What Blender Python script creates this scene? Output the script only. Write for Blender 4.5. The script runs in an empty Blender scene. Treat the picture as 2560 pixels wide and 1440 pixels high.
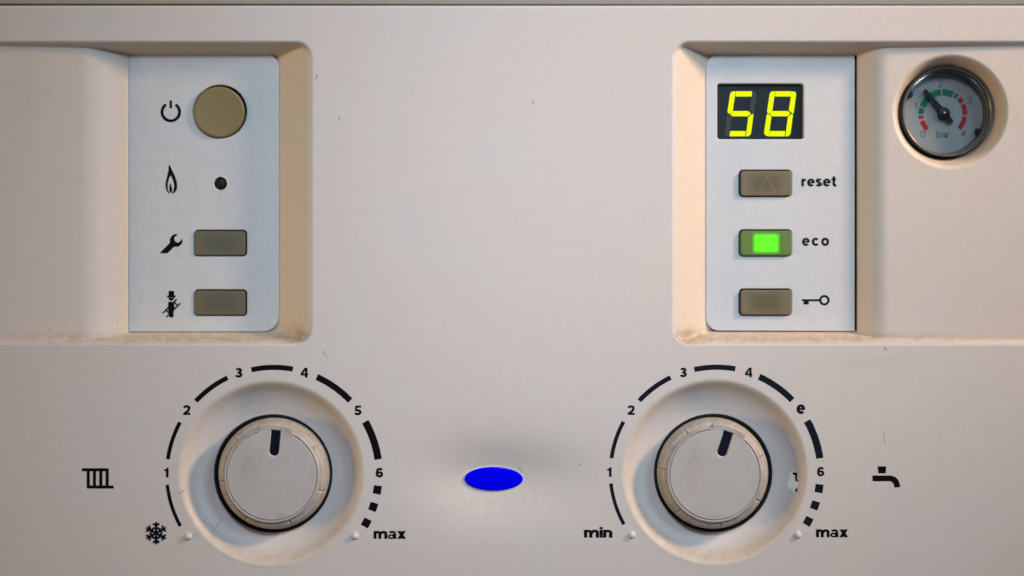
import bpy, math, random
import numpy as np
from mathutils import Vector
from mathutils.geometry import tessellate_polygon
random.seed(7); np.random.seed(7)
C = bpy.context.scene
S = 0.00015            # metres per drawing unit (one unit = 0.15 mm)
D = 4667.0             # camera distance in drawing units (0.70 m)

# ---------------------------------------------------------------- camera, world, lamps, exposure
cam_d = bpy.data.cameras.new('camera'); cam = bpy.data.objects.new('camera', cam_d)
C.collection.objects.link(cam); C.camera = cam
cam.location = (0, -D*S, 0); cam.rotation_euler = (math.pi/2, 0, 0)
cam_d.sensor_width = 36; cam_d.lens = 36*D/2560
cam_d.clip_start = 0.01; cam_d.clip_end = 50
cam_d.dof.use_dof = True; cam_d.dof.focus_distance = D*S; cam_d.dof.aperture_fstop = 3.2

w = bpy.data.worlds.new('World'); C.world = w; w.use_nodes = True
bg = w.node_tree.nodes['Background']
bg.inputs[0].default_value = (0.045, 0.062, 0.085, 1); bg.inputs[1].default_value = 1.0

def area(name, loc, target, size, power, col, spread=180):
    l = bpy.data.lights.new(name, 'AREA'); l.shape = 'DISK'; l.size = size; l.energy = power; l.color = col
    l.spread = math.radians(spread)
    o = bpy.data.objects.new(name, l); C.collection.objects.link(o); o.location = loc
    o.rotation_euler = (Vector(target)-Vector(loc)).to_track_quat('-Z', 'Y').to_euler()
    return o
area('room_lamp', (0.65, -0.25, 0.36), (0, 0, 0), 0.13, 0.71, (1.0, 0.72, 0.49), 70)         # warm lamp, upper right
area('window_light', (0.90, -1.00, 0.60), (0, 0, 0), 0.4, 0.345, (0.54, 0.82, 1.0), 45)      # cool daylight, right
area('front_light', (0.10, -0.95, 0.50), (0.01, 0, 0.02), 0.15, 0.172, (0.78, 0.88, 1.0), 30)  # added cool light that brightens the middle of the panel
area('left_fill', (-1.6, -0.55, -0.1), (0, 0, 0), 0.3, 6.6, (1.0, 0.63, 0.15))                 # added warm fill, unseen at far left, lifts walls facing left

C.view_settings.view_transform = 'Standard'; C.view_settings.look = 'None'
C.view_settings.exposure = 0.13; C.view_settings.gamma = 1.0
C.render.engine = 'CYCLES'
C.cycles.max_bounces = 8

# ---------------------------------------------------------------- helpers
def W(x, y, h=0.0): return ((x-1280)*S, -h*S, (720-y)*S)
def U(x, y, h):     # where a point seen at x, y in the photograph lies when it is h in front of the panel face
    k = (D-h)/D
    return 1280+(x-1280)*k, 720+(y-720)*k
def lin(r, g, b):
    f = lambda c: (c/255/12.92) if c/255 <= 0.04045 else ((c/255+0.055)/1.055)**2.4
    return (f(r), f(g), f(b), 1)

def link(name, me, mat, parent=None, origin=(0, 0, 0), smooth=True, label=None):
    ox = Vector(W(*origin)) if origin != (0, 0, 0) else Vector((0, 0, 0))
    if origin != (0, 0, 0):
        n = len(me.vertices); a = np.empty(n*3, 'f'); me.vertices.foreach_get('co', a)
        a = a.reshape(-1, 3)-np.array(ox, 'f'); me.vertices.foreach_set('co', a.ravel())
    if smooth: me.polygons.foreach_set('use_smooth', [True]*len(me.polygons))
    else: me.polygons.foreach_set('use_smooth', [False]*len(me.polygons))
    me.materials.clear(); me.materials.append(mat); me.update()
    o = bpy.data.objects.new(name, me); C.collection.objects.link(o)
    if parent is not None:
        o.parent = parent
        p = parent; off = Vector((0, 0, 0))
        while p is not None: off += p.location; p = p.parent
        o.location = ox-off
    else: o.location = ox
    if label: o['label'] = label
    return o

def mesh(name, vs, fs):
    me = bpy.data.meshes.new(name); me.from_pydata([W(*v) for v in vs], [], fs); me.validate(); me.update(); return me

def auto_sharp(o, ang=35):
    me = o.data
    try: me.set_sharp_from_angle(angle=math.radians(ang))
    except Exception: pass
    return o

def area2(p): return 0.5*sum(p[i][0]*p[(i+1) % len(p)][1]-p[(i+1) % len(p)][0]*p[i][1] for i in range(len(p)))

def offset_loop(p, d):      # moves every point d to the left of travel
    n = len(p); out = []
    for i in range(n):
        a, b, c = p[i-1], p[i], p[(i+1) % n]
        e1 = (b[0]-a[0], b[1]-a[1]); e2 = (c[0]-b[0], c[1]-b[1])
        l1 = math.hypot(*e1) or 1; l2 = math.hypot(*e2) or 1
        n1 = (-e1[1]/l1, e1[0]/l1); n2 = (-e2[1]/l2, e2[0]/l2)
        mx, my = n1[0]+n2[0], n1[1]+n2[1]; m = (mx*mx+my*my)
        k = 2*d/m if m > 0.5 else d
        out.append((b[0]+mx*k, b[1]+my*k))
    return out

def plate(name, outer, holes, top, thick, bev, mat, parent, hfun=None, origin=None, seg=3, label=None):
    """a slab with rounded front edges; outer and holes are loops of drawing coordinates"""
    loops = []
    for k, lp in enumerate([outer]+list(holes)):
        lp = list(lp)
        want = 1 if k == 0 else -1
        if area2(lp)*want < 0: lp.reverse()
        loops.append(lp)
    vs, fs, tops = [], [], []
    for lp in loops:
        rings = [(0, top-thick)]
        for s in range(seg+1):
            a = s/seg*math.pi/2
            rings.append((bev*(1-math.cos(a)), top-bev+bev*math.sin(a)))
        if bev <= 0: rings = [(0, top-thick), (0, top)]
        n = len(lp); base = len(vs)
        for d, h in rings:
            q = offset_loop(lp, d) if d > 1e-6 else lp
            for (x, y) in q: vs.append((x, y, h+(hfun(x, y) if hfun else 0)))
        for r in range(len(rings)-1):
            for i in range(n):
                j = (i+1) % n
                fs.append((base+r*n+i, base+r*n+j, base+(r+1)*n+j, base+(r+1)*n+i))
        tops.append([base+(len(rings)-1)*n+i for i in range(n)])
    flat = [i for t in tops for i in t]
    tri = tessellate_polygon([[Vector((vs[i][0], vs[i][1], 0)) for i in t] for t in tops])
    for t in tri:
        a, b, c = (flat[i] for i in t)
        ar = (vs[b][0]-vs[a][0])*(vs[c][1]-vs[a][1])-(vs[c][0]-vs[a][0])*(vs[b][1]-vs[a][1])
        fs.append((a, c, b) if ar > 0 else (a, b, c))
    # orient: y runs down in drawing coordinates, so the front faces -Y in the world
    me = mesh(name, vs, fs)
    o = link(name, me, mat, parent, origin or (0, 0, 0), True, label)
    import bmesh
    bm = bmesh.new(); bm.from_mesh(me); bmesh.ops.recalc_face_normals(bm, faces=bm.faces)
    # open back: make sure the front looks at the viewer
    s = sum(f.normal.y*f.calc_area() for f in bm.faces)
    if s > 0: bmesh.ops.reverse_faces(bm, faces=bm.faces)
    bm.to_mesh(me); bm.free()
    auto_sharp(o, 40)
    nt_ = len(tri); me.polygons.foreach_set('use_smooth', [True]*(len(me.polygons)-nt_)+[False]*nt_); me.update()
    return o

def rrect(x0, y0, x1, y1, r, n=8):
    r4 = r if isinstance(r, (tuple, list)) else (r, r, r, r)     # tl, tr, br, bl
    pts = []
    for (cx, cy, a0, rr) in ((x0+r4[0], y0+r4[0], 180, r4[0]), (x1-r4[1], y0+r4[1], 270, r4[1]),
                             (x1-r4[2], y1-r4[2], 0, r4[2]), (x0+r4[3], y1-r4[3], 90, r4[3])):
        if rr < 0.01: pts.append((cx, cy)); continue
        for k in range(n+1):
            a = math.radians(a0+90*k/n); pts.append((cx+rr*math.cos(a), cy+rr*math.sin(a)))
    return pts
def circ(cx, cy, r, n=48, ry=None):
    return [(cx+r*math.cos(2*math.pi*k/n), cy+(ry or r)*math.sin(2*math.pi*k/n)) for k in range(n)]

def flat(name, loops, h, mat, parent, hfun=None, label=None, thick=0.35):
    """thin printed film: filled outline with holes, slightly proud of what it is printed on"""
    return plate(name, loops[0], loops[1:], h, thick, 0, mat, parent, hfun, None, 1, label)

def merge_flats(name, lst, h, mat, parent, hfun=None, label=None):
    vs, fs = [], []
    for k, lp in enumerate(lst):
        hh = h+0.04*k
        base = len(vs)
        for (x, y) in lp: vs.append((x, y, hh+(hfun(x, y) if hfun else 0)))
        for t in tessellate_polygon([[Vector((x, y, 0)) for x, y in lp]]):
            a, b, c = (base+i for i in t)
            ar = (vs[b][0]-vs[a][0])*(vs[c][1]-vs[a][1])-(vs[c][0]-vs[a][0])*(vs[b][1]-vs[a][1])
            fs.append((a, c, b) if ar > 0 else (a, b, c))
    me = mesh(name, vs, fs)
    if me.polygons and sum(p.normal.y*p.area for p in me.polygons) > 0: me.flip_normals()
    return link(name, me, mat, parent, (0, 0, 0), False, label)

def stroke(p, q, wd, cap=False):
    dx, dy = q[0]-p[0], q[1]-p[1]; l = math.hypot(dx, dy); nx, ny = -dy/l*wd/2, dx/l*wd/2
    return [(p[0]+nx, p[1]+ny), (q[0]+nx, q[1]+ny), (q[0]-nx, q[1]-ny), (p[0]-nx, p[1]-ny)]

def lathe(name, cx, cy, prof, mat, parent, n=96, label=None, origin=True, sharp=30):
    vs, fs = [], []
    for r, h in prof:
        for k in range(n):
            a = 2*math.pi*k/n; vs.append((cx+r*math.cos(a), cy+r*math.sin(a), h))
    for i in range(len(prof)-1):
        for k in range(n):
            j = (k+1) % n; fs.append((i*n+k, i*n+j, (i+1)*n+j, (i+1)*n+k))
    me = mesh(name, vs, fs)
    if prof[-1][0] <= 0.02:
        pass
    o = link(name, me, mat, parent, (cx, cy, prof[0][1]) if origin else (0, 0, 0), True, label)
    return auto_sharp(o, sharp)

# ---------------------------------------------------------------- materials
def new_mat(name):
    m = bpy.data.materials.new(name); m.use_nodes = True
    nt = m.node_tree; return m, nt, nt.nodes['Principled BSDF']
def N(nt, t, **kw):
    n = nt.nodes.new(t)
    for k, v in kw.items(): setattr(n, k, v)
    return n
def simple(name, col, rough=0.5, spec=0.4, metal=0.0, emis=None, es=0, noise=0.0, nscale=2500, bump=0.0):
    m, nt, b = new_mat(name)
    b.inputs['Base Color'].default_value = col; b.inputs['Roughness'].default_value = rough
    b.inputs['Specular IOR Level'].default_value = spec; b.inputs['Metallic'].default_value = metal
    if emis: b.inputs['Emission Color'].default_value = emis; b.inputs['Emission Strength'].default_value = es
    tc = N(nt, 'ShaderNodeTexCoord')
    if noise > 0:
        nz = N(nt, 'ShaderNodeTexNoise'); nz.inputs['Scale'].default_value = nscale; nz.inputs['Detail'].default_value = 3
        nt.links.new(tc.outputs['Object'], nz.inputs['Vector'])
        mx = N(nt, 'ShaderNodeMix', data_type='RGBA', blend_type='MULTIPLY'); mx.inputs[0].default_value = 1
        mr = N(nt, 'ShaderNodeMapRange'); mr.inputs[1].default_value = 0.3; mr.inputs[2].default_value = 0.7
        mr.inputs[3].default_value = 1-noise; mr.inputs[4].default_value = 1+noise
        nt.links.new(nz.outputs[0], mr.inputs[0]); nt.links.new(mr.outputs[0], mx.inputs[7])
        mx.inputs[6].default_value = col; nt.links.new(mx.outputs[2], b.inputs['Base Color'])
    if bump > 0:
        nb = N(nt, 'ShaderNodeTexNoise'); nb.inputs['Scale'].default_value = nscale*0.8; nb.inputs['Detail'].default_value = 4
        nt.links.new(tc.outputs['Object'], nb.inputs['Vector'])
        bp = N(nt, 'ShaderNodeBump'); bp.inputs['Strength'].default_value = bump; bp.inputs['Distance'].default_value = 0.0001
        nt.links.new(nb.outputs[0], bp.inputs['Height']); nt.links.new(bp.outputs[0], b.inputs['Normal'])
    return m

def plastic(name, col, stain_col, stain_amt, use_attr=False, mott=0.035, rough=0.46, bump=0.25):
    """moulded, slightly textured, aged plastic: mottling, grain and blotchy brown grime"""
    m, nt, b = new_mat(name)
    L = nt.links.new
    tc = N(nt, 'ShaderNodeTexCoord')
    def noise(scale, det=3, rgh=0.55):
        n = N(nt, 'ShaderNodeTexNoise'); n.inputs['Scale'].default_value = scale
        n.inputs['Detail'].default_value = det; n.inputs['Roughness'].default_value = rgh
        L(tc.outputs['Object'], n.inputs['Vector']); return n
    def rng(src, a, b_, c, d):
        r = N(nt, 'ShaderNodeMapRange'); L(src, r.inputs[0])
        for i, v in enumerate((a, b_, c, d)): r.inputs[i+1].default_value = v
        return r.outputs[0]
    def math_(op, a, b_):
        n = N(nt, 'ShaderNodeMath', operation=op)
        for i, v in enumerate((a, b_)):
            if isinstance(v, (int, float)): n.inputs[i].default_value = v
            else: L(v, n.inputs[i])
        return n.outputs[0]
    def mix(fac, a, b_, bt='MIX'):
        n = N(nt, 'ShaderNodeMix', data_type='RGBA', blend_type=bt)
        if isinstance(fac, (int, float)): n.inputs[0].default_value = fac
        else: L(fac, n.inputs[0])
        for i, v in ((6, a), (7, b_)):
            if isinstance(v, tuple): n.inputs[i].default_value = v
            else: L(v, n.inputs[i])
        return n.outputs[2]
    # soft colour drift
    big = noise(28, 3); warm = tuple(c*f for c, f in zip(col[:3], (1.015, 0.995, 0.98)))+(1,)
    cool = tuple(c*f for c, f in zip(col[:3], (0.985, 1.0, 1.015)))+(1,)
    c = mix(rng(big.outputs[0], 0.35, 0.65, 0, 1), cool, warm)
    mid = noise(260, 4)
    c = mix(1.0, c, rng(mid.outputs[0], 0.3, 0.7, 1-mott, 1+mott), 'MULTIPLY')
    fine = noise(2600, 3, 0.7)
    c = mix(1.0, c, rng(fine.outputs[0], 0.3, 0.7, 1-mott*2.2, 1+mott*2.2), 'MULTIPLY')
    # faint smears everywhere
    sm = noise(95, 6, 0.7); smm = rng(sm.outputs[0], 0.6, 0.8, 0, 0.35)
    c = mix(math_('MULTIPLY', smm, stain_amt), c, stain_col)
    if use_attr:
        ay = N(nt, 'ShaderNodeAttribute', attribute_name='warm_tint')  # warm light painted on the shell's steep walls; tan tone on knob rings
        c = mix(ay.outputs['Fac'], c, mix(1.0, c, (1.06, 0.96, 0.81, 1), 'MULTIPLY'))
        at = N(nt, 'ShaderNodeAttribute', attribute_name='grime')
        gn = noise(330, 8, 0.72)
        g = math_('MULTIPLY', at.outputs['Fac'], rng(gn.outputs[0], 0.36, 0.68, 0.12, 1.0))
        c = mix(g, c, stain_col)
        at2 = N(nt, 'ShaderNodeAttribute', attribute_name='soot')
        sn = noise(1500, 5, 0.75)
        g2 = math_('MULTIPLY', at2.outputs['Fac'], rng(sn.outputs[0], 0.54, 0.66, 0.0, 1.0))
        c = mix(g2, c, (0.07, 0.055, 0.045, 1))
    L(c, b.inputs['Base Color'])
    L(rng(mid.outputs[0], 0.3, 0.7, rough-0.05, rough+0.07), b.inputs['Roughness'])
    b.inputs['Specular IOR Level'].default_value = 0.42
    bn = noise(1900, 3, 0.6)
    bp = N(nt, 'ShaderNodeBump'); bp.inputs['Strength'].default_value = bump; bp.inputs['Distance'].default_value = 0.00008
    L(bn.outputs[0], bp.inputs['Height'])
    b2 = N(nt, 'ShaderNodeBump'); b2.inputs['Strength'].default_value = 0.05; b2.inputs['Distance'].default_value = 0.0006
    L(big.outputs[0], b2.inputs['Height']); L(b2.outputs[0], bp.inputs['Normal'])
    L(bp.outputs[0], b.inputs['Normal'])
    return m

M = {}
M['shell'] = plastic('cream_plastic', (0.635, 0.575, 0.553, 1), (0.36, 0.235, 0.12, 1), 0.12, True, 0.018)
M['insert'] = plastic('white_plastic', (0.615, 0.615, 0.635, 1), (0.42, 0.32, 0.2, 1), 0.10, False, 0.025, 0.42)
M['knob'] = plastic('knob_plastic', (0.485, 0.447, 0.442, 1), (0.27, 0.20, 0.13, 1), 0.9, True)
M['ink'] = simple('black_ink', (0.004, 0.004, 0.006, 1), 0.6, 0.06, noise=0.1)
M['ink_blue'] = simple('dark_ink', (0.006, 0.009, 0.018, 1), 0.6, 0.08, noise=0.1)
M['black'] = simple('gap_black', (0.004, 0.005, 0.006, 1), 0.45, 0.3)  # near-black that paints the gap round the knobs
M['void'] = simple('dark_interior', (0.012, 0.010, 0.008, 1), 0.8, 0.1)
M['khaki'] = simple('khaki_plastic', (0.235, 0.182, 0.085, 1), 0.42, 0.4, noise=0.07, nscale=1500, bump=0.15)
M['slate'] = simple('display_filter', (0.014, 0.024, 0.031, 1), 0.25, 0.35, noise=0.08, nscale=200)
M['seg_on'] = simple('lit_segment', (0.05, 0.06, 0.0, 1), 0.5, 0.05, emis=(0.80, 1.0, 0.0, 1), es=0.98)
M['seg_off'] = simple('unlit_segment', (0.045, 0.047, 0.052, 1), 0.5, 0.2)
M['badge'] = simple('blue_enamel', (0.0, 0.0, 0.97, 1), 0.22, 0.08, noise=0.02, nscale=300)
M['dial'] = simple('dial_white', (0.36, 0.37, 0.38, 1), 0.5, 0.3, noise=0.03)
M['green'] = simple('dial_green', (0.0, 0.16, 0.065, 1), 0.5, 0.3)
M['red'] = simple('dial_red', (0.42, 0.008, 0.02, 1), 0.5, 0.3)
M['grey_ink'] = simple('grey_ink', (0.06, 0.065, 0.09, 1), 0.5, 0.3)
M['needle'] = simple('black_needle', (0.003, 0.003, 0.008, 1), 0.35, 0.4)
M['brass'] = simple('brass_pin', (0.35, 0.25, 0.08, 1), 0.3, 0.5, 0.9)
M['chrome'] = simple('dull_chrome', (0.22, 0.22, 0.21, 1), 0.35, 0.5, 0.6)
M['darkring'] = simple('dark_glossy_ring', (0.07, 0.068, 0.06, 1), 0.18, 0.6)
M['speck'] = simple('dirt', (0.13, 0.085, 0.06, 1), 0.9, 0.1)
M['speck2'] = simple('dust_smear', (0.37, 0.30, 0.24, 1), 0.9, 0.1)
M['pip'] = plastic('pip_plastic', (0.70, 0.64, 0.57, 1), (0.4, 0.3, 0.2, 1), 0.1)
M['scratch'] = simple('engraved_line', (0.30, 0.26, 0.18, 1), 0.5, 0.3)

def button_mat(name, edge, centre, lit=None):
    m, nt, b = new_mat(name); L = nt.links.new
    tc = N(nt, 'ShaderNodeTexCoord'); sx = N(nt, 'ShaderNodeSeparateXYZ'); L(tc.outputs['Object'], sx.inputs[0])
    def box(hw, hh, soft):
        outs = []
        for ax, hs in (('X', hw), ('Z', hh)):
            a = N(nt, 'ShaderNodeMath', operation='ABSOLUTE'); L(sx.outputs[ax], a.inputs[0])
            r = N(nt, 'ShaderNodeMapRange', interpolation_type='SMOOTHSTEP'); L(a.outputs[0], r.inputs[0])
            r.inputs[1].default_value = (hs-soft)*S; r.inputs[2].default_value = (hs+soft)*S
            r.inputs[3].default_value = 1; r.inputs[4].default_value = 0; outs.append(r.outputs[0])
        m_ = N(nt, 'ShaderNodeMath', operation='MULTIPLY'); L(outs[0], m_.inputs[0]); L(outs[1], m_.inputs[1]); return m_.outputs[0]
    mx = N(nt, 'ShaderNodeMix', data_type='RGBA'); mx.inputs[6].default_value = edge; mx.inputs[7].default_value = centre
    L(box(38, 22, 16), mx.inputs[0])
    nz = N(nt, 'ShaderNodeTexNoise'); nz.inputs['Scale'].default_value = 1500; nz.inputs['Detail'].default_value = 4
    L(tc.outputs['Object'], nz.inputs['Vector'])
    mr = N(nt, 'ShaderNodeMapRange'); L(nz.outputs[0], mr.inputs[0])
    for i, v in enumerate((0.3, 0.7, 0.9, 1.1)): mr.inputs[i+1].default_value = v
    m2 = N(nt, 'ShaderNodeMix', data_type='RGBA', blend_type='MULTIPLY'); m2.inputs[0].default_value = 1
    L(mx.outputs[2], m2.inputs[6]); L(mr.outputs[0], m2.inputs[7]); L(m2.outputs[2], b.inputs['Base Color'])
    b.inputs['Roughness'].default_value = 0.42; b.inputs['Specular IOR Level'].default_value = 0.4
    if lit:
        e = N(nt, 'ShaderNodeMath', operation='MULTIPLY'); L(box(31, 22.5, 7), e.inputs[0]); e.inputs[1].default_value = 0.88
        e2 = N(nt, 'ShaderNodeMath', operation='MULTIPLY'); L(box(62, 30, 34), e2.inputs[0]); e2.inputs[1].default_value = 0.085
        ea = N(nt, 'ShaderNodeMath', operation='ADD'); L(e.outputs[0], ea.inputs[0]); L(e2.outputs[0], ea.inputs[1])
        b.inputs['Emission Color'].default_value = lit; L(ea.outputs[0], b.inputs['Emission Strength'])
    return m
M['btn_l'] = button_mat('olive_button_plastic', (0.155, 0.130, 0.082, 1), (0.105, 0.108, 0.078, 1))
M['btn_r'] = button_mat('brown_button_plastic', (0.185, 0.145, 0.092, 1), (0.125, 0.100, 0.058, 1))
M['btn_eco'] = button_mat('lit_button_plastic', (0.13, 0.15, 0.05, 1), (0.05, 0.11, 0.008, 1), (0.085, 1.0, 0.0, 1))

def glass_mat():
    m = bpy.data.materials.new('clear_cover'); m.use_nodes = True; nt = m.node_tree; nt.nodes.clear()
    out = N(nt, 'ShaderNodeOutputMaterial'); tr = N(nt, 'ShaderNodeBsdfTransparent'); tr.inputs[0].default_value = (0.92, 0.94, 0.93, 1)
    gl = N(nt, 'ShaderNodeBsdfGlossy'); gl.inputs['Roughness'].default_value = 0.12
    fr = N(nt, 'ShaderNodeFresnel'); fr.inputs[0].default_value = 1.45
    mx = N(nt, 'ShaderNodeMixShader'); nt.links.new(fr.outputs[0], mx.inputs[0]); nt.links.new(tr.outputs[0], mx.inputs[1])
    nt.links.new(gl.outputs[0], mx.inputs[2]); nt.links.new(mx.outputs[0], out.inputs[0]); return m
M['glass'] = glass_mat()

# ---------------------------------------------------------------- the thing: a boiler front
root = bpy.data.objects.new('boiler_front', None); C.collection.objects.link(root)
root.empty_display_size = 0.05
root['label'] = 'aged cream plastic boiler control panel with two dials, display reading 58 and pressure gauge'
root['category'] = 'boiler'

AX = 1231.0                      # the panel is mirrored about this line
def smax(a, b, k): # smooth maximum
    hh = np.clip(0.5+0.5*(a-b)/k, 0, 1); return b*(1-hh)+a*hh+k*hh*(1-hh)
def smin(a, b, k): return -smax(-a, -b, k)
INS = -70.0                      # front of the button panels
LW = (677.0, 1183.0); RW = (1787.0, 1180.0)
GH = (2381.0, 277.0)
def sst(a, b, x):
    t = np.clip((x-a)/(b-a), 0, 1); return t*t*(3-2*t)

def recess_f(x, y):
    X = np.abs(x-AX)
    u = (X-452)*0.82                       # from the inner side wall
    vt = np.interp(y-103, [-400, 0, 9, 20, 1500], [-800, 0, 20, 80, 7000]); vb = (860-y)*2.65
    v = smin(vt, vb, 10)
    a = 32.0
    f = np.where((u < a) & (v < a), a-np.hypot(np.maximum(a-u, 0), np.maximum(a-v, 0)), np.minimum(u, v))
    # plain rounded rectangle keeps the outline corners round
    qx = (452+42)-X; qy = np.maximum(104+42-y, y-(860-42))
    sd = 42-np.hypot(np.maximum(qx, 0), np.maximum(qy, 0)); sd = np.where((qx < 0) & (qy < 0), 999, sd)
    f2 = np.where(sd > 900, 999, sd*3.0)
    return smin(f, f2, 12), vb, u
def flap(x):
    X = np.abs(x-AX)
    top = np.interp(X, [900, 990, 1120, 1330, 1900], [-30, -28, -23, -16, -12])
    step = -98+ (X-925)*0.0
    ramp = -70+(X-925)*np.where(x > AX, 0.86, 0.50)                # the slope that runs down to the button panel
    ramp = np.where(X < 925, -92, ramp)
    return np.where(X < 925, -92, smin(top, ramp, np.where(x > AX, 20, 12)))
def well(x, y, c):
    r = np.hypot(x-c[0], y-c[1])
    h = np.interp(r, [0, 150, 175, 198, 214, 225, 232, 260], [-52, -50, -43, -31, -17, -5, 0, 0])
    return h
def well_smooth(r):
    h = 0
    for d, wt in ((-6, .2), (-3, .2), (0, .2), (3, .2), (6, .2)):
        h = h+wt*np.interp(r+d, [0, 152, 178, 200, 215, 226, 400], [-50, -50, -42, -29, -14, 0, 0])
    return h
def gauge_hole(x, y):
    r = np.hypot(x-GH[0], y-GH[1]); h = 0
    for d in (-5, -2.5, 0, 2.5, 5):
        h = h+0.2*np.interp(r+d, [0, 111.5, 114.5, 139, 400], [-98, -98, -64, 0, 0])
    return h
def dimple(x, y):
    q = ((x-1215)/np.where(x < 1215, 145, 205))**2+((y-1200)/84)**2
    return -27.0*np.exp(-q**1.0)
def H(x, y):
    x = np.asarray(x, float); y = np.asarray(y, float)
    f, vb, u = recess_f(x, y)
    wall = -smax(f, 0*f, 9)+0*f
    wall = np.where(f < -9, 0, wall)+0
    fl = flap(x)
    inside = smax(wall, fl, 3)
    h = np.where(f > -9, inside, 0)
    h = h+well_smooth(np.hypot(x-LW[0], y-LW[1]))+well_smooth(np.hypot(x-RW[0], y-RW[1]))
    h = h+gauge_hole(x, y)+dimple(x, y)
    # the upper edge turns in
    h = h-np.clip((19-y)/6, 0, 1)**2*4
    # moulding is never perfectly flat
    h = h+0.8*np.sin(x/310+0.6)*np.sin(y/270+1.0)
    return h
def Hs(x, y): return float(H(x, y))

def lines(a, b, step, lo, hi):
    core = np.arange(a, b+0.1, step)
    left = a-np.cumsum(np.linspace(6, 60, 16)); right = b+np.cumsum(np.linspace(6, 60, 16))
    out = np.concatenate([left[::-1], core, right]); return out[(out >= lo) & (out <= hi)]
xs = lines(-90, 2650, 3.0, -700, 3300)
ys = lines(13.5, 1500, 3.0, 13.5, 2100)
X, Y = np.meshgrid(xs, ys); Z = H(X, Y)
nx, ny = len(xs), len(ys)
co = np.stack([(X-1280)*S, -Z*S, (720-Y)*S], -1).reshape(-1, 3).astype('f')
idx = np.arange(nx*ny).reshape(ny, nx)
q = np.stack([idx[:-1, :-1], idx[1:, :-1], idx[1:, 1:], idx[:-1, 1:]], -1).reshape(-1, 4)
cx = (X[:-1, :-1]+X[1:, 1:]).ravel()/2; cy = (Y[:-1, :-1]+Y[1:, 1:]).ravel()/2
keep = (np.hypot(cx-677, cy-1188.5) > 143) & (np.hypot(cx-1788, cy-1187) > 143)
keep &= ~((np.abs(np.abs(cx-AX)-735) < 160) & (np.abs(cy-475) < 320))
q = q[keep]
me = bpy.data.meshes.new('front_cover')
me.vertices.add(len(co)); me.vertices.foreach_set('co', co.ravel())
me.loops.add(len(q)*4); me.loops.foreach_set('vertex_index', q.ravel().astype('i'))
me.polygons.add(len(q)); me.polygons.foreach_set('loop_start', np.arange(0, len(q)*4, 4, dtype='i'))
me.update(calc_edges=True)
# grime that has settled on ledges and round the dials
f, vb, u = recess_f(X, Y)
inrec = (f > -4)
ledge = np.clip(1-np.abs(vb-34)/60, 0, 1)*inrec*np.where(np.abs(X-AX) < 930, 1.0, np.clip(1.1-(np.abs(X-AX)-930)/420, 0.15, 0.8))
crn = np.exp(-(((X-1722)/34)**2+((Y-842)/20)**2))*1.2+np.exp(-(((X-735)/36)**2+((Y-835)/22)**2))*0.8
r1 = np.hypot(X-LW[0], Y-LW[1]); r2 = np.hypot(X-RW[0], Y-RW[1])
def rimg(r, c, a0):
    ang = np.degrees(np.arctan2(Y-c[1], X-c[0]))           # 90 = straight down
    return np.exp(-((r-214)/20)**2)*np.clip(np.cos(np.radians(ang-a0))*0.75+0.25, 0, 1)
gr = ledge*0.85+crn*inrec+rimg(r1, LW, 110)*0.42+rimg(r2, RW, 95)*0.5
gr += np.exp(-(((X-1215)/140)**2+((Y-1262)/34)**2))*0.34
rg = np.hypot(X-GH[0], Y-GH[1]); gr += np.exp(-((rg-126)/12)**2)*0.25
gr += np.exp(-(((X-60)/60)**2+((Y-240)/60)**2))*0.12+np.exp(-(((X-2190)/90)**2+((Y-905)/14)**2))*0.2
gr = np.clip(gr, 0, 1)
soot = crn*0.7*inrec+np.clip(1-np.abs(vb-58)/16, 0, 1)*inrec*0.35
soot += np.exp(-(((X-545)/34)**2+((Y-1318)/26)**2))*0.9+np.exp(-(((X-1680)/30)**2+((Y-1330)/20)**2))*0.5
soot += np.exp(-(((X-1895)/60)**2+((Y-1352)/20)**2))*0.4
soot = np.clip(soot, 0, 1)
yel = np.clip(f/14, 0, 1)*np.clip((-14-flap(X)*0+0*X+np.where(np.abs(X-AX) < 925, 99, (1010-np.abs(X-AX))*0.6))/30, 0.25, 1)*inrec  # warm side light painted into recess walls, gauge hole and well rims
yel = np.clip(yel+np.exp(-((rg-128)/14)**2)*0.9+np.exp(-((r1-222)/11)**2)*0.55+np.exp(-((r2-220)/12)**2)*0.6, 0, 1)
for nm, a in (('grime', gr), ('soot', soot), ('warm_tint', yel)):
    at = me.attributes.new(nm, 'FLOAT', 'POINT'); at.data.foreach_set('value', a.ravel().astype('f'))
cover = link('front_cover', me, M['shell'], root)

# casing above the control panel, with a shadow gap between them
prof = [(11.5, -40), (11.5, -9), (10.5, -6), (8, -4.2), (0, -1), (-14, 6), (-40, 12), (-700, 12)]
vs, fs = [], []
xx = np.linspace(-700, 3300, 41)
for (y, h) in prof:
    for x in xx: vs.append((x, y+0.0012*(x-1280)*0.9, h))
nn = len(xx)
for i in range(len(prof)-1):
    for k in range(nn-1): fs.append((i*nn+k, i*nn+k+1, (i+1)*nn+k+1, (i+1)*nn+k))
me = mesh('upper_casing', vs, fs)
if sum(p.normal.y*p.area for p in me.polygons) > 0: me.flip_normals()
M['casing'] = plastic('casing_paint', (0.50, 0.46, 0.405, 1), (0.3, 0.24, 0.14, 1), 0.3)
link('upper_casing', me, M['casing'], root)
plate('seam_shade', rrect(-690, 4, 3290, 24, 0), [], -14, 20, 0, M['void'], root)  # dark strip that paints the shade inside the seam
# dark inside of the housing, behind every opening
plate('inner_housing', rrect(-600, 60, 3200, 1500, 0), [], -190, 10, 0, M['void'], root)

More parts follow.
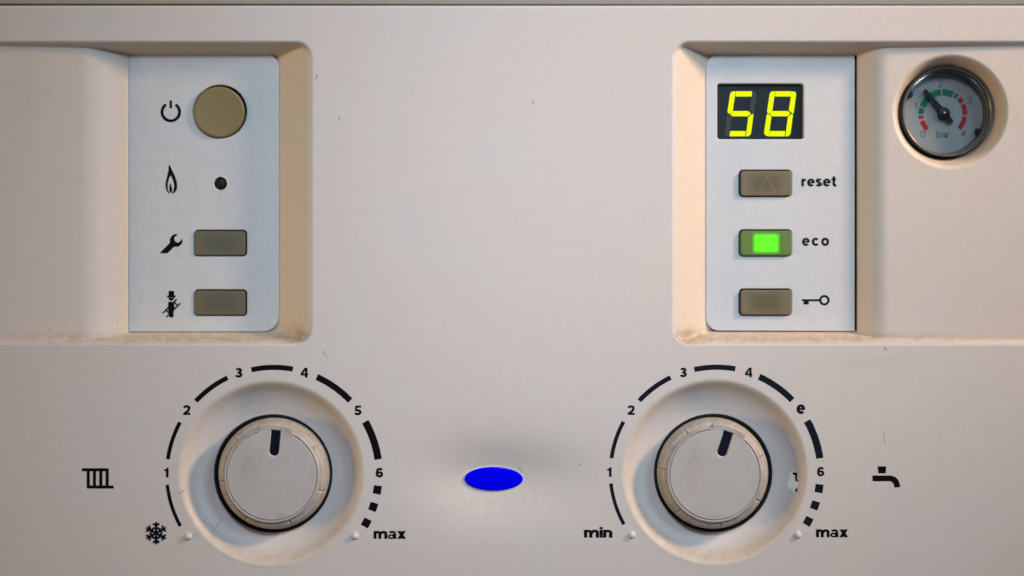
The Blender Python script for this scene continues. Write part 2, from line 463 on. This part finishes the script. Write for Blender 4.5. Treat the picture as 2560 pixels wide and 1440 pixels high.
# ---------------------------------------------------------------- button panels
def Ur(x0, y0, x1, y1, h, r, n=8):
    a = U(x0, y0, h); b = U(x1, y1, h); return rrect(a[0], a[1], b[0], b[1], r, n)
def panel_outline(inner_x, outer_x, y_in, y_out, yb, r_t, r_b):
    """inner_x: side towards the middle of the boiler (rounded corners), outer_x: straight side"""
    s = 1 if inner_x > outer_x else -1
    p = [(outer_x, y_out)]
    cx, cy = inner_x-s*r_t, y_in+r_t
    for k in range(11):
        a = math.radians(90*k/10); p.append((cx+s*r_t*math.sin(a), cy-r_t*math.cos(a)))
    cx, cy = inner_x-s*r_b, yb-r_b
    for k in range(11):
        a = math.radians(90*k/10); p.append((cx+s*r_b*math.cos(a), cy+r_b*math.sin(a)))
    p.append((outer_x, yb+1))
    return [U(x, y, INS) for x, y in p]
LB = [(485, 575, 617, 641), (485, 724, 617, 790)]
RB = [(1847, 425, 1979, 492), (1847, 574, 1979, 641), (1847, 722, 1979, 789)]
rb = U(550, 279, INS); led = U(551, 459, INS)
holesL = [circ(rb[0], rb[1], 68, 64), circ(led[0], led[1], 17.5, 32)]+[Ur(*b, INS, 10) for b in LB]
holesR = [Ur(1793, 209, 2009, 348, INS, 7)]+[Ur(*b, INS, 10) for b in RB]
pl = plate('button_panel', panel_outline(697, 321, 133, 124, 829, 36, 40), holesL, INS, 26, 2.6, M['insert'], root,
           label='left white button panel with round power button')
pr = plate('button_panel', panel_outline(1764, 2137, 134, 124, 827, 38, 34), holesR, INS, 26, 2.6, M['insert'], root,
           label='right white button panel with green display')
# black strip painted as the shadow line beside the right button panel
a = U(2136, 125, INS-6)
plate('panel_gap_shade', rrect(U(2130, 122, INS-8)[0], 118, U(2143.5, 122, INS-8)[0], U(0, 828, INS-8)[1], 0), [], INS-7, 8, 0, M['void'], root)

# buttons
def button(name, x0, y0, x1, y1, top, mat, r=8, gap=2.5, dx=0, dy=0, label=None):
    cx, cy = U((x0+x1)/2, (y0+y1)/2, INS); hw, hh = (x1-x0)/2*1.014-gap, (y1-y0)/2*1.014-gap
    cx += dx; cy += dy
    return plate(name, rrect(cx-hw, cy-hh, cx+hw, cy+hh, r), [], top, 60, 3.0, mat, root, origin=(cx, cy, top), label=label)
for b in LB: button('push_button', *b, INS+4, M['btn_l'], dx=-1.0, dy=0.3)
b1 = button('push_button', *RB[0], INS+9, M['btn_r'], dx=1.2, dy=0.6)
b2 = button('push_button', *RB[1], INS+9, M['btn_eco'], dx=1.2, dy=0.6, label='push button lit green in its middle')
b3 = button('push_button', *RB[2], INS+9, M['btn_r'], dx=1.2, dy=0.6)
# round power button
top = INS+8
lathe('power_button', rb[0]-1.8, rb[1]+1.6, [(64.5, INS-60), (64.5, top-4), (64, top-2), (62.5, top-0.6), (60, top), (57, top-0.3), (30, top-1.0), (0.01, top-1.2)], M['khaki'], root, 96)
lathe('indicator_lamp', led[0], led[1], [(15.8, INS-40), (15.8, INS-8), (14, INS-4), (10, INS-1.6), (5, INS-0.6), (0.01, INS-0.3)], simple('dark_lens', (0.012, 0.014, 0.022, 1), 0.45, 0.12), root, 40)
lathe('lamp_collar', led[0], led[1], [(15.9, INS-6), (17.2, INS+0.3), (19.6, INS+0.9), (21.4, INS+0.1), (21.5, INS-2)], M['pip'], root, 40)
# engraved triangle on the reset button
th = INS+9.25
T = lambda x, y: U(x, y, th)
merge_flats('triangle_mark', [stroke(T(1917, 441), T(1938, 480), 1.3), stroke(T(1917, 441), T(1897, 480), 0.8), stroke(T(1896, 481), T(1939, 481), 0.5)], th, M['scratch'], b1)

# ---------------------------------------------------------------- display
dh = INS-14
disp = plate('display', Ur(1788, 204, 2014, 353, INS-13, 3), [], dh, 20, 0, M['slate'], root, label='dark display window showing 58 in yellow green')
zo = lambda x, y, h=dh+0.6: U(1660+x/3.6, 80+y/3.6, h)
SEG = {
 'a': [(1003, 533), (1148, 533), (1143, 579), (1000, 579)],
 'f': [(998, 533), (976, 534), (960, 541), (952, 556), (928, 716), (932, 727), (946, 733), (974, 711), (996, 560)],
 'b': [(1154, 533), (1172, 535), (1186, 545), (1189, 562), (1166, 731), (1152, 728), (1124, 703), (1147, 556)],
 'g': [(951, 734), (979, 711), (1114, 711), (1138, 734), (1110, 757), (970, 757)],
 'e': [(930, 739), (941, 738), (966, 763), (943, 936), (925, 934), (908, 922), (901, 902), (925, 745)],
 'c': [(1161, 739), (1148, 738), (1116, 763), (1093, 938), (1118, 936), (1134, 922), (1140, 903)],
 'd': [(953, 891), (1091, 891), (1086, 937), (947, 937)]}
for dx, on in ((-356, 'afgcd'), (0, 'abcdefg')):
    for k, p in SEG.items():
        flat('segment', [[zo(x+dx, y+1) for x, y in p]], dh+0.7, M['seg_on'] if k in on else M['seg_off'], disp,
             label=None if k in on else 'unlit grey segment')
# ---------------------------------------------------------------- printed signs on the button panels
ph = INS+0.35
def P(pts, ox, oy, s): return [U(ox+x/s, oy+y/s, ph) for x, y in pts]
pc = U(427, 280, ph)
ringp = []
for k in range(41):
    a = math.radians(33+294*k/40); ringp.append((pc[0]+26*math.sin(a), pc[1]-26*math.cos(a)))
for k in range(40, -1, -1):
    a = math.radians(33+294*k/40); ringp.append((pc[0]+18.6*math.sin(a), pc[1]-18.6*math.cos(a)))
merge_flats('power_symbol', [ringp, [U(424, 251, ph), U(430.2, 251, ph), U(430.2, 270, ph), U(424, 270, ph)]], ph, M['ink'], pl)
fl1 = [(505, 372), (560, 450), (620, 580), (690, 730), (740, 880), (757, 1000), (748, 1100), (712, 1180), (655, 1235), (610, 1250), (603, 1230),
       (640, 1170), (660, 1100), (665, 1000), (640, 880), (600, 770), (562, 700), (530, 750), (500, 840), (475, 950), (468, 1050), (485, 1150),
       (528, 1235), (515, 1248), (480, 1220), (440, 1160), (412, 1070), (403, 980), (420, 870), (460, 700), (490, 560)]
fl2 = [(545, 930), (580, 1010), (604, 1100), (606, 1170), (585, 1218), (552, 1226), (530, 1190), (522, 1100), (528, 1000)]
merge_flats('flame_symbol', [P(fl1, 380, 380, 12), P(fl2, 380, 380, 12)], ph, M['ink'], pl)
wr = [(300, 1008), (700, 610), (722, 565), (715, 470), (735, 400), (775, 335), (860, 260), (960, 236), (1035, 262), (905, 365), (892, 430), (910, 500), (930, 540), (1000, 575), (1080, 578),
      (1195, 435), (1218, 480), (1215, 550), (1190, 620), (1120, 700), (1060, 738), (980, 755), (890, 752), (850, 782), (640, 990), (610, 1012)]
merge_flats('wrench_symbol', [P(wr, 380, 570, 16)], ph, M['ink'], pl)
head = [(695+101*math.cos(math.radians(a)), 495+112*math.sin(math.radians(a))) for a in range(0, 181, 15)]
sw = [[(600, 250), (795, 250), (795, 425), (600, 425)], [(528, 415), (862, 415), (838, 486), (556, 486)], head,
      [(605, 640), (770, 640), (802, 720), (805, 930), (776, 1000), (776, 1180), (745, 1207), (655, 1205), (612, 1150), (600, 1000), (580, 880), (580, 660)],
      stroke((890, 550), (385, 1050), 52), stroke((1025, 690), (520, 1190), 52), stroke((815, 660), (925, 785), 48), stroke((500, 930), (625, 1055), 48), stroke((625, 830), (700, 930), 48)]
merge_flats('chimney_sweep_symbol', [P(p, 380, 710, 14.4) for p in sw], ph, M['ink'], pl)
kc = U(2061, 750.7, ph)
flat('key_symbol', [circ(kc[0], kc[1], 13.4, 40), circ(kc[0], kc[1], 7.6, 32)], ph, M['ink_blue'], pr)
merge_flats('key_symbol', [[U(x, y, ph) for x, y in ((2005, 748), (2049, 748), (2049, 753.2), (2022, 753.2), (2022, 761), (2008, 761), (2010, 753.2), (2005, 752))]], ph+0.1, M['ink_blue'], pr)

# lettering
def arc(cx, cy, rx, ry, a0, a1, n=14):
    return [(cx+rx*math.cos(math.radians(a0+(a1-a0)*k/n)), cy+ry*math.sin(math.radians(a0+(a1-a0)*k/n))) for k in range(n+1)]
def pstroke(pts, t):
    Lf, Rt = [], []
    for i, p in enumerate(pts):
        a = pts[max(i-1, 0)]; b = pts[min(i+1, len(pts)-1)]
        dx, dy = b[0]-a[0], b[1]-a[1]; l = math.hypot(dx, dy) or 1
        nx_, ny_ = -dy/l*t/2, dx/l*t/2; Lf.append((p[0]+nx_, p[1]+ny_)); Rt.append((p[0]-nx_, p[1]-ny_))
    return Lf+Rt[::-1]
def bar(x0, y0, x1, y1): return [(x0, y0), (x1, y0), (x1, y1), (x0, y1)]
def glyph(c, t):
    k = t/2
    if c == '0': return .70, [pstroke(arc(.35, .5, .35-k, .5-k, 0, 360, 32), t)]
    if c == '1': return .46, [[(.46-t*1.1, 0), (.46, 0), (.46, 1), (.31, 1), (.27, .90), (.18, .85), (.02, .83), (.02, .83-.8*t), (.46-t*1.1, .83-.8*t)]]
    if c == '2': return .68, [pstroke(arc(.34, .69, .34-k, .31-k, 172, -25)+[(.50, .47), (.36, .32), (.20, .20), (.10, .06)], t), bar(.02, 0, .67, t*.92)]
    if c == '3': return .68, [pstroke(arc(.33, .73, .30-k, .27-k, 165, -88), t), pstroke(arc(.33, .29, .34-k, .29-k, 88, -168), t), bar(.22, .5-k*.8, .36, .5+k*.8)]
    if c == '4': return .72, [bar(.42, 0, .42+t, 1), bar(.0, .20, .72, .20+t*.85), [(.0, .20), (.0, .20+t*1.05), (.40, 1), (.55, 1), (.14, .20)]]
    if c == '5': return .68, [bar(.12, 1-t*.92, .63, 1), [(.12, 1), (.30, 1), (.25, .50), (.06, .46)], pstroke(arc(.33, .32, .34-k, .32-k, 140, -166, 18), t)]
    if c == '6': return .70, [pstroke(arc(.36, .32, .34-k, .32-k, 0, 360, 28), t), pstroke(arc(.37, .62, .34-k, .38-k, 28, 180)+[(k+.03, .50), (k+.02, .30)], t)]
    if c == 'e': return .68, [pstroke(arc(.34, .37, .34-k, .39-k, -2, 318, 24), t), bar(.10, .30, .66, .30+t*.72)]
    if c == 'c': return .64, [pstroke(arc(.34, .37, .34-k, .39-k, 42, 318, 22), t)]
    if c == 'o': return .70, [pstroke(arc(.35, .37, .35-k, .39-k, 0, 360, 30), t)]
    if c == 'm': return 1.06, [bar(0, 0, t, .74), pstroke([(k, .42)]+arc(.305, .48, .305-k, .27-k, 175, 0)+[(.61-k, 0)], t), pstroke([(.61-k, .42)]+arc(.835-k/2, .48, .305-k, .27-k, 175, 0)+[(1.14-1.5*k, 0)], t)]
    if c == 'n': return .66, [bar(0, 0, t, .74), pstroke([(k, .40)]+arc(.33, .46, .33-k, .29-k, 175, 0)+[(.66-k, 0)], t)]
    if c == 'a': return .68, [pstroke(arc(.27, .215, .27-t*.34, .225-t*.3, 0, 360, 26), t*.62), bar(.66-t, 0, .66, .48), pstroke(arc(.335, .50, .325-k, .25-t*.4, 155, 0), t*.82), bar(.25, .44-t*.5, .5, .44)]
    if c == 'x': return .68, [[(0, 0), (t*1.2, 0), (.67, .74), (.67-t*1.2, .74)], [(.68, 0), (.68-t*1.2, 0), (.01, .74), (.01+t*1.2, .74)]]
    if c == 'i': return .20, [bar(0, 0, t, .74), bar(0, 1-t*.85, t, 1)]
    if c == 'r': return .44, [bar(0, 0, t, .74), pstroke([(k, .36)]+arc(.34, .42, .34-k, .31-k, 170, 75), t)]
    if c == 's': return .60, [pstroke(arc(.30, .545, .28-k, .225-k, 20, 255, 14)+arc(.30, .205, .30-k, .225-k, 80, -168, 14), t)]
    if c == 't': return .44, [pstroke([(.22, .96), (.22, .24)]+arc(.34, .20, .12, .115, 180, 262, 6)+[(.44, .09)], t), bar(0, .74-t*.75, .43, .74)]
    if c == 'b': return .68, [bar(0, 0, t, 1), pstroke(arc(.35, .37, .33-k, .39-k, 0, 360, 28), t)]
def text(name, s_, x0, x1, base, capx, mat, parent, h, bold=0.22, hgt=None, label=None, spacing=1.0, hfun=None):
    """strokes drawn letter by letter between x0 and x1 on the baseline; hgt = height of the tallest letter"""
    polys = []; cur = 0
    for ch_ in s_:
        wdt, ps = glyph(ch_, bold)
        polys += [[(x+cur, y) for x, y in p] for p in ps]; cur += wdt+0.06*spacing
    ax = [x for p in polys for x, y in p]; ay = [y for p in polys for x, y in p]
    mnx, mxx, mny, mxy = min(ax), max(ax), min(0, 0), max(ay)
    f = lambda x, y: (x0+(x-mnx)/(mxx-mnx)*(x1-x0), base-y*hgt/mxy)
    return merge_flats(name, [[f(x, y) for x, y in p] for p in polys], h, mat, parent, hfun, label)
def utext(name, s, x0, x1, base, hgt, **kw):
    a = U(x0, base, ph); b = U(x1, base, ph)
    return text(name, s, a[0], b[0], a[1], None, M['ink_blue'], pr, ph, hgt=hgt*1.014, **kw)
utext('lettering', 'reset', 2003.5, 2091, 466, 25, label='word reset')
utext('lettering', 'eco', 2005, 2073, 614.5, 20.5, spacing=3.0, label='word eco')

# ---------------------------------------------------------------- printed dial scales
mh = 0.35
ANG = [(-119.3, -96.0, 8.5), (-82.3, -61.4, 9.5), (-47.1, -25.8, 11.8), (-12.2, 10.3, 12.8), (24.0, 46.3, 15.5), (60.4, 82.2, 18.0), (96.6, 101.2, 20.0), (106.2, 110.7, 20.0), (115.8, 120.3, 20.0)]
def scale(cx, cy, R, mat):
    for a0, a1, wd in ANG:
        n = max(3, int((a1-a0)/1.2)); p = []
        for k in range(n+1):
            a = math.radians(a0+(a1-a0)*k/n); p.append((cx+R*math.sin(a), cy-R*math.cos(a)))
        for k in range(n, -1, -1):
            a = math.radians(a0+(a1-a0)*k/n); p.append((cx+(R-wd)*math.sin(a), cy-(R-wd)*math.cos(a)))
        merge_flats('scale_bar', [p], mh, mat, cover, Hs)
scale(684.6, 1184, 272, M['ink']); scale(1791.4, 1181, 269.5, M['ink_blue'])
def num(s, x, y, wd, hg, mat, bold=0.235):
    text('numeral' if s.isdigit() else 'letter', s, x-wd/2, x+wd/2, y+hg/2, None, mat, cover, mh, bold=bold, hgt=hg, hfun=Hs)
for s, x, y in (('1', 415.8, 1181.4), ('2', 466.8, 1025), ('3', 597, 931.7), ('4', 761, 931.5), ('5', 894.6, 1026), ('6', 948.7, 1181.5)):
    num(s, x, y, 11 if s == '1' else 18.5, 24.5, M['ink'])
for s, x, y in (('1', 1523.6, 1180), ('2', 1577.7, 1025), ('3', 1708.4, 931), ('4', 1871.7, 931), ('e', 2002.4, 1022.5), ('6', 2052, 1179)):
    num(s, x, y, 11 if s == '1' else (22 if s == 'e' else 18), 24, M['ink_blue'])
for s, x0, x1, b, hg in (('max', 934, 1015, 1347, 20), ('max', 2040, 2120, 1343, 20), ('min', 1460, 1531, 1344, 26.5)):
    text('lettering', s, x0, x1, b, None, M['ink'], cover, mh, bold=0.235, hgt=hg, hfun=Hs, label='word '+s)
# radiator, snowflake, tap
RA = [(204.7, 1170.6, 271.5, 1178.2), (217, 1213.7, 284, 1221.3)]+[(x, 1177, x+7.6, 1215) for x in (216.8, 232.4, 248.3, 264.2)]
merge_flats('radiator_symbol', [[(a, b), (c, b), (c, d), (a, d)] for a, b, c, d in RA], mh, M['ink'], cover, Hs)
sn = []
for k in range(6):
    a = math.radians(60*k); d = (math.sin(a), -math.cos(a)); c0 = (390.5, 1332.5)
    pt = lambda r: (c0[0]+d[0]*r, c0[1]+d[1]*r)
    sn.append(stroke(pt(0), pt(28), 5.2))
    for r0, ln in ((17.5, 10.5), (9, 8.5)):
        for s in (-1, 1):
            b_ = a+s*math.radians(52); q = pt(r0); sn.append(stroke(q, (q[0]+math.sin(b_)*ln, q[1]-math.cos(b_)*ln), 4.6))
merge_flats('snowflake_symbol', sn, mh, M['ink'], cover, Hs)
zt = lambda L_: [(2150+x/13.09, 1130+y/13.09) for x, y in L_]
merge_flats('tap_symbol', [zt([(580, 470), (862, 470), (840, 697), (605, 697)]),
    zt([(410, 770), (1010, 770), (1090, 790), (1165, 830), (1230, 890), (1275, 960), (1300, 1040), (1325, 1145), (1135, 1162), (1108, 1065), (1075, 1005), (1030, 968), (980, 955), (410, 955)])],
    mh, M['ink'], cover, Hs)
# stop pips
for x, y in ((471, 1341), (888, 1340), (1580, 1337), (1995, 1337)):
    lathe('stop_pip', x, y, [(9, -1), (8.6, 3), (7, 6), (4, 7.8), (0.01, 8.4)], M['pip'], cover, 24)

# ---------------------------------------------------------------- blue oval badge in the dimple
bx, by = 1234, 1199
bo = plate('oval_badge', circ(bx, by, 74.8, 72, 31.4), [], -20.0, 8, 1.2, simple('badge_rim', (0.62, 0.62, 0.75, 1), 0.35, 0.5), root, label='blue oval badge')
n = 72; vs, fs = [], []
rr = [1.0, 0.985, 0.9, 0.7, 0.4, 0.01]
for r in rr:
    for k in range(n):
        a = 2*math.pi*k/n; vs.append((bx+73.6*r*math.cos(a), by+30.2*r*math.sin(a), -19.9+(0 if r == 1 else 0.8)+2.2*(1-r*r)))
for i in range(len(rr)-1):
    for k in range(n): fs.append((i*n+k, i*n+(k+1) % n, (i+1)*n+(k+1) % n, (i+1)*n+k))
link('badge_face', mesh('badge_face', vs, fs), M['badge'], bo, (bx, by, -20))

# ---------------------------------------------------------------- control knobs
KT = 16.0
def knob_mesh():
    NT = 720
    rad = np.concatenate([np.arange(0.5, 109, 2.0), np.arange(109, 143, 0.8), [143]])
    th_ = np.arange(NT)*2*math.pi/NT           # clockwise from up
    R, T_ = np.meshgrid(rad, th_, indexing='ij')
    lx = R*np.sin(T_); ly = R*np.cos(T_)       # ly towards the pointer
    disc = sst(121.5, 116.5, R)
    tab = sst(45, 41, np.abs(lx))*(ly > 0)*sst(130, 126, R)
    face = np.maximum(disc, tab)
    outer = np.interp(R, [0, 120, 124, 130, 137, 139.5, 140.5, 143], [6, 6, 5, 1, -17, -28, -85, -90])
    h = outer*(1-face)+KT*face
    h = np.where(R > 136, np.minimum(h, outer), h)
    bead = np.exp(-((R-131)/2.0)**2)*0.8*(1-tab); h = h+bead
    h = h-np.exp(-((R-112.6)/1.15)**2)*4.5*(1-sst(47, 43, np.abs(lx))*(ly > 0))
    for g in (51.4, 102.8, 154.3):
        for s in (-1, 1):
            dth = (T_-math.radians(s*g)+math.pi) % (2*math.pi)-math.pi
            h = h-np.exp(-((dth*R)/2.0)**2)*5.0*sst(119, 122, R)*sst(141, 139, R)
    # slot that holds the dark pointer
    dxs = np.abs(lx)-12.2; bot = np.hypot(lx, np.minimum(ly-60.5, 0))-12.2
    sl = np.maximum(np.where(ly < 60.5, bot, dxs), ly-113)
    h = h-6*sst(1.2, -1.2, sl)*(ly > 0)
    n_r = len(rad)
    v = np.stack([lx*S, -h*S, ly*S], -1).reshape(-1, 3).astype('f')
    idx = np.arange(n_r*NT).reshape(n_r, NT); nxt = np.roll(idx, -1, 1)
    qd = np.stack([idx[:-1], idx[1:], nxt[1:], nxt[:-1]], -1).reshape(-1, 4)
    me = bpy.data.meshes.new('control_knob'); me.from_pydata(v.tolist(), [], qd.tolist()); me.update()
    if sum(p.normal.y*p.area for p in me.polygons) > 0: me.flip_normals()
    me.polygons.foreach_set('use_smooth', [True]*len(me.polygons)); me.materials.append(M['knob'])
    dirt = sst(118, 122, R)*(1-tab)*0.42+np.exp(-((R-122)/3)**2)*0.35+sst(128, 134, R)*0.4+np.exp(-((R-116)/3.5)**2)*0.35+sst(128, 133, R)*tab*0.5
    dirt += np.exp(-(((lx-50)/30)**2+((ly-112)/14)**2))*0.5+np.exp(-(((lx+62)/30)**2+((ly-20)/60)**2))*0.4+np.exp(-(((lx-40)/18)**2+((ly+98)/9)**2))*0.4
    soot_ = np.exp(-((R-138)/4)**2)*0.4+np.exp(-((R-112.6)/1.3)**2)*0.6
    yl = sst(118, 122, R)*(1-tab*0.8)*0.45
    for nm, a in (('grime', np.clip(dirt, 0, 1)), ('soot', np.clip(soot_, 0, 1)), ('warm_tint', np.clip(yl, 0, 1))):
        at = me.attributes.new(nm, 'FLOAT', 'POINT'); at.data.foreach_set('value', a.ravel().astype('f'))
    return me
kme = knob_mesh()
pm = [(-11.6, 112), (11.6, 112)]+[(11.6*math.cos(math.radians(a)), 60.5-11.6*math.sin(math.radians(a))) for a in range(0, 181, 12)]
pme = bpy.data.meshes.new('pointer_mark')
pvs = [(x*S, -(KT-5.0)*S, y*S) for x, y in pm]; pme.from_pydata(pvs, [], [tuple(range(len(pm)))]); pme.update()
if pme.polygons[0].normal.y > 0: pme.flip_normals()
for (x, y), ang, lab in (((681.0, 1187.0), 5.5, 'knob turned almost straight up'), ((1785.0, 1186.0), 18.0, 'knob turned slightly to the right')):
    k = bpy.data.objects.new('control_knob', kme); C.collection.objects.link(k); k.parent = root
    k.location = W(x, y, 0); k.rotation_euler = (0, math.radians(ang), 0); k['label'] = lab
    p = bpy.data.objects.new('pointer_mark', pme); C.collection.objects.link(p); p.parent = k
    if not pme.materials: pme.materials.append(simple('navy_pointer', (0.005, 0.006, 0.018, 1), 0.5, 0.12))
for (x, y) in ((677.0, 1188.5), (1788.0, 1187.0)):
    lathe('knob_gap_ring', x, y, [(120, -90), (140, -60), (141, -47), (144, -44), (147.5, -43.5), (149.5, -46), (150, -60)], M['black'], root, 128)  # black ring standing in for the dark gap round each knob

# ---------------------------------------------------------------- pressure gauge
gx, gy = 2382.0, 274.0
BF = -58.0; DF = -108.0
gauge = lathe('pressure_gauge', gx, gy, [(111, -122), (113, -80), (113, BF-4), (112.4, BF), (111, BF+1.2), (109.6, BF), (109.3, BF-6)], M['chrome'], root, 128,
              label='small round pressure gauge in a deep hole')
lathe('inner_ring', gx, gy, [(109.3, BF-6), (107.5, BF-7), (107, BF-16)], M['darkring'], gauge, 128)
lathe('inner_ring', gx, gy, [(107, BF-16), (105.6, BF-16.6), (105.2, BF-27)], M['chrome'], gauge, 128)
lathe('inner_ring', gx, gy, [(105.2, BF-27), (103.6, BF-28), (103, BF-40), (101.5, DF+0.8)], M['darkring'], gauge, 128)
lathe('dial_face', gx, gy, [(104, DF), (60, DF), (0.01, DF)], M['dial'], gauge, 96)
lathe('glass_cover', gx, gy, [(109.0, BF-7), (100, BF-5.0), (60, BF-4.4), (0.01, BF-4.2)], M['glass'], gauge, 96)
gk = (D-DF)/D
def band(a0, a1, r0, r1, mat):
    n = max(3, int(abs(a1-a0)/3)); p = []
    for k in range(n+1):
        a = math.radians(a0+(a1-a0)*k/n); p.append((gx+r1*math.sin(a), gy-r1*math.cos(a)))
    for k in range(n, -1, -1):
        a = math.radians(a0+(a1-a0)*k/n); p.append((gx+r0*math.sin(a), gy-r0*math.cos(a)))
    merge_flats('dial_arc', [p], DF+0.5, mat, gauge)
for a0, a1, r0, mt in ((-136, -109, 50, 'red'), (-103.5, -95.5, 50, 'red'), (-91, -75, 49, 'green'), (-71.5, -5, 46, 'green'), (-1.5, 28, 46, 'green'), (32, 41, 49, 'green'),
                       (46, 61, 50, 'red'), (65, 93, 50, 'red'), (97, 133, 50, 'red')):
    band(a0, a1, r0, 62.5, M[mt])
for s, x, y in (('0', -51, 52), ('1', -70, -20), ('2', -6, -76), ('3', 68, -33), ('4', 53, 51)):
    text('numeral', s, gx+x-(3.5 if s == '1' else 6), gx+x+(3.5 if s == '1' else 6), gy+y+8.5, None, M['grey_ink'], gauge, DF+0.5, bold=0.11, hgt=17)
text('lettering', 'bar', gx-16, gx+17, gy+62, None, M['grey_ink'], gauge, DF+0.5, bold=0.12, hgt=17.5, label='word bar')
na = math.radians(-40)
def nd(r, s): return (gx+r*math.sin(na)+s*math.cos(na), gy-r*math.cos(na)+s*math.sin(na))
ndl = plate('needle', [nd(76, -5), nd(78.5, 0), nd(76, 5), nd(12, 7.5), nd(-14, 7.5), nd(-31, 6), nd(-33, 0), nd(-31, -6), nd(-14, -7.5), nd(12, -7.5)], [], DF+14, 3, 0.8, M['needle'], gauge)
lathe('needle_hub', gx, gy, [(15.5, DF), (15.5, DF+15), (14, DF+17), (5, DF+18), (0.01, DF+18)], M['needle'], gauge, 32)
lathe('centre_pin', gx, gy, [(3, DF+18), (2.6, DF+20), (0.01, DF+20.6)], M['brass'], gauge, 16)
for a in (-60, 118):
    a = math.radians(a); c = (gx+98*math.sin(a), gy-98*math.cos(a))
    plate('cover_clip', circ(c[0], c[1], 6.5, 16, 8), [], DF+14, 12, 2, M['needle'], gauge)

# ---------------------------------------------------------------- specks, hairs and scratches
sp = [(318, 1254), (406, 1274), (282, 805), (278, 824), (230, 845), (160, 814), (119, 825), (283, 925), (807, 882), (790, 190), (848, 296), (1167, 1098), (1189, 1168), (1302, 1181), (1300, 1172),
      (1449, 1163), (1434, 1188), (1394, 1088), (1229, 1128), (1372, 118), (1333, 256), (2211, 872), (2216, 1231), (1602, 1049), (1678, 1373), (1780, 1380), (1818, 1439), (2210, 1100), (2546, 605), (2549, 575), (2110, 912),
      (975, 715), (893, 1400), (1060, 640), (560, 935), (2420, 940), (2300, 700), (60, 1100), (140, 1390), (1240, 480), (1500, 760), (1430, 1010), (1115, 395), (1570, 330), (962, 90), (1460, 1390), (2270, 1330)]
def blob(x, y, r, el, rot):
    p = []
    for k in range(8):
        a = 2*math.pi*k/8; q = r*random.uniform(0.65, 1.2)
        dx, dy = q*el*math.cos(a), q*math.sin(a); p.append((x+dx*math.cos(rot)-dy*math.sin(rot), y+dx*math.sin(rot)+dy*math.cos(rot)))
    return p
B1, B2 = [], []
for i, (x, y) in enumerate(sp):
    (B1 if i < 16 else B2).append(blob(x, y, random.uniform(0.9, 1.5) if i < 16 else random.uniform(0.7, 1.3), random.uniform(1, 1.8), random.uniform(0, 3.1)))
for k in range(60):
    x, y = random.uniform(0, 2560), random.uniform(20, 1440)
    if Hs(x, y) < -3: continue
    B2.append(blob(x, y, random.uniform(0.35, 0.7), random.uniform(1, 2), random.uniform(0, 3.1)))
def hair(x, y, a, ln, wd, bend=0.3):
    pts = [(x, y)]
    for k in range(6):
        a += random.uniform(-bend, bend); pts.append((pts[-1][0]+math.cos(a)*ln/6, pts[-1][1]+math.sin(a)*ln/6))
    for p_, q_ in zip(pts, pts[1:]): B2.append(stroke(p_, q_, wd))
'' ; hair(790, 197, -1.1, 12, 2.2); hair(448, 1233, 0.3, 16, 2.4, 0.7); hair(1330, 250, 1.1, 14, 1.1); hair(808, 876, 1.3, 22, 1.1)
hair(2212, 868, 1.2, 9, 2); hair(2209, 1080, 1.5, 28, 1.0, 0.1); hair(2530, 300, -0.4, 30, 0.8)
for nm, B, mt in (('dirt_specks', B1, 'speck'), ('dust_smears', B2, 'speck2')):
    o = merge_flats(nm, [], 0.4, M[mt], cover) if False else None
    vs, fs = [], []
    for lp in B:
        b0 = len(vs); vs += [(x, y, 0.5+Hs(x, y)) for x, y in lp]; fs.append(tuple(range(b0, b0+len(lp))))
    me = mesh(nm, vs, fs)
    for p_ in me.polygons: pass
    o = link(nm, me, M[mt], cover, (0, 0, 0), False); o['kind'] = 'stuff'
# chipped spot on the right dial's rim
ch = []
for lp in ([(1986, 1183), (1996, 1184), (1995, 1199), (1999, 1204), (1992, 1205), (1991, 1190), (1986, 1188)], [(1991, 1224), (1996, 1223), (1995, 1230), (1992, 1233)]): ch.append(lp)
vs, fs = [], []
for lp in ch:
    b0 = len(vs); vs += [(x, y, 0.8+Hs(x, y)) for x, y in lp]; fs.append(tuple(range(b0, b0+len(lp))))
link('paint_chip', mesh('paint_chip', vs, fs), M['ink'], cover, (0, 0, 0), False)
g = 9; vs, fs = [], []
for i in range(g):
    for j in range(g*2):
        t = 2*math.pi*j/(g*2); r = i/(g-1); x = 1986+11*r*math.cos(t)*(1+0.2*math.sin(3*t)); y = 1206+28*r*math.sin(t)*(1+0.15*math.sin(5*t+1))
        vs.append((x, y, 0.5*(1-r**2)+Hs(x, y)-0.1*r))
for i in range(g-1):
    for j in range(g*2): fs.append((i*g*2+j, i*g*2+(j+1) % (g*2), (i+1)*g*2+(j+1) % (g*2), (i+1)*g*2+j))
link('filler_patch', mesh('filler_patch', vs, fs), simple('pale_filler', (0.85, 0.83, 0.72, 1), 0.3, 0.5, noise=0.1, nscale=400), cover)
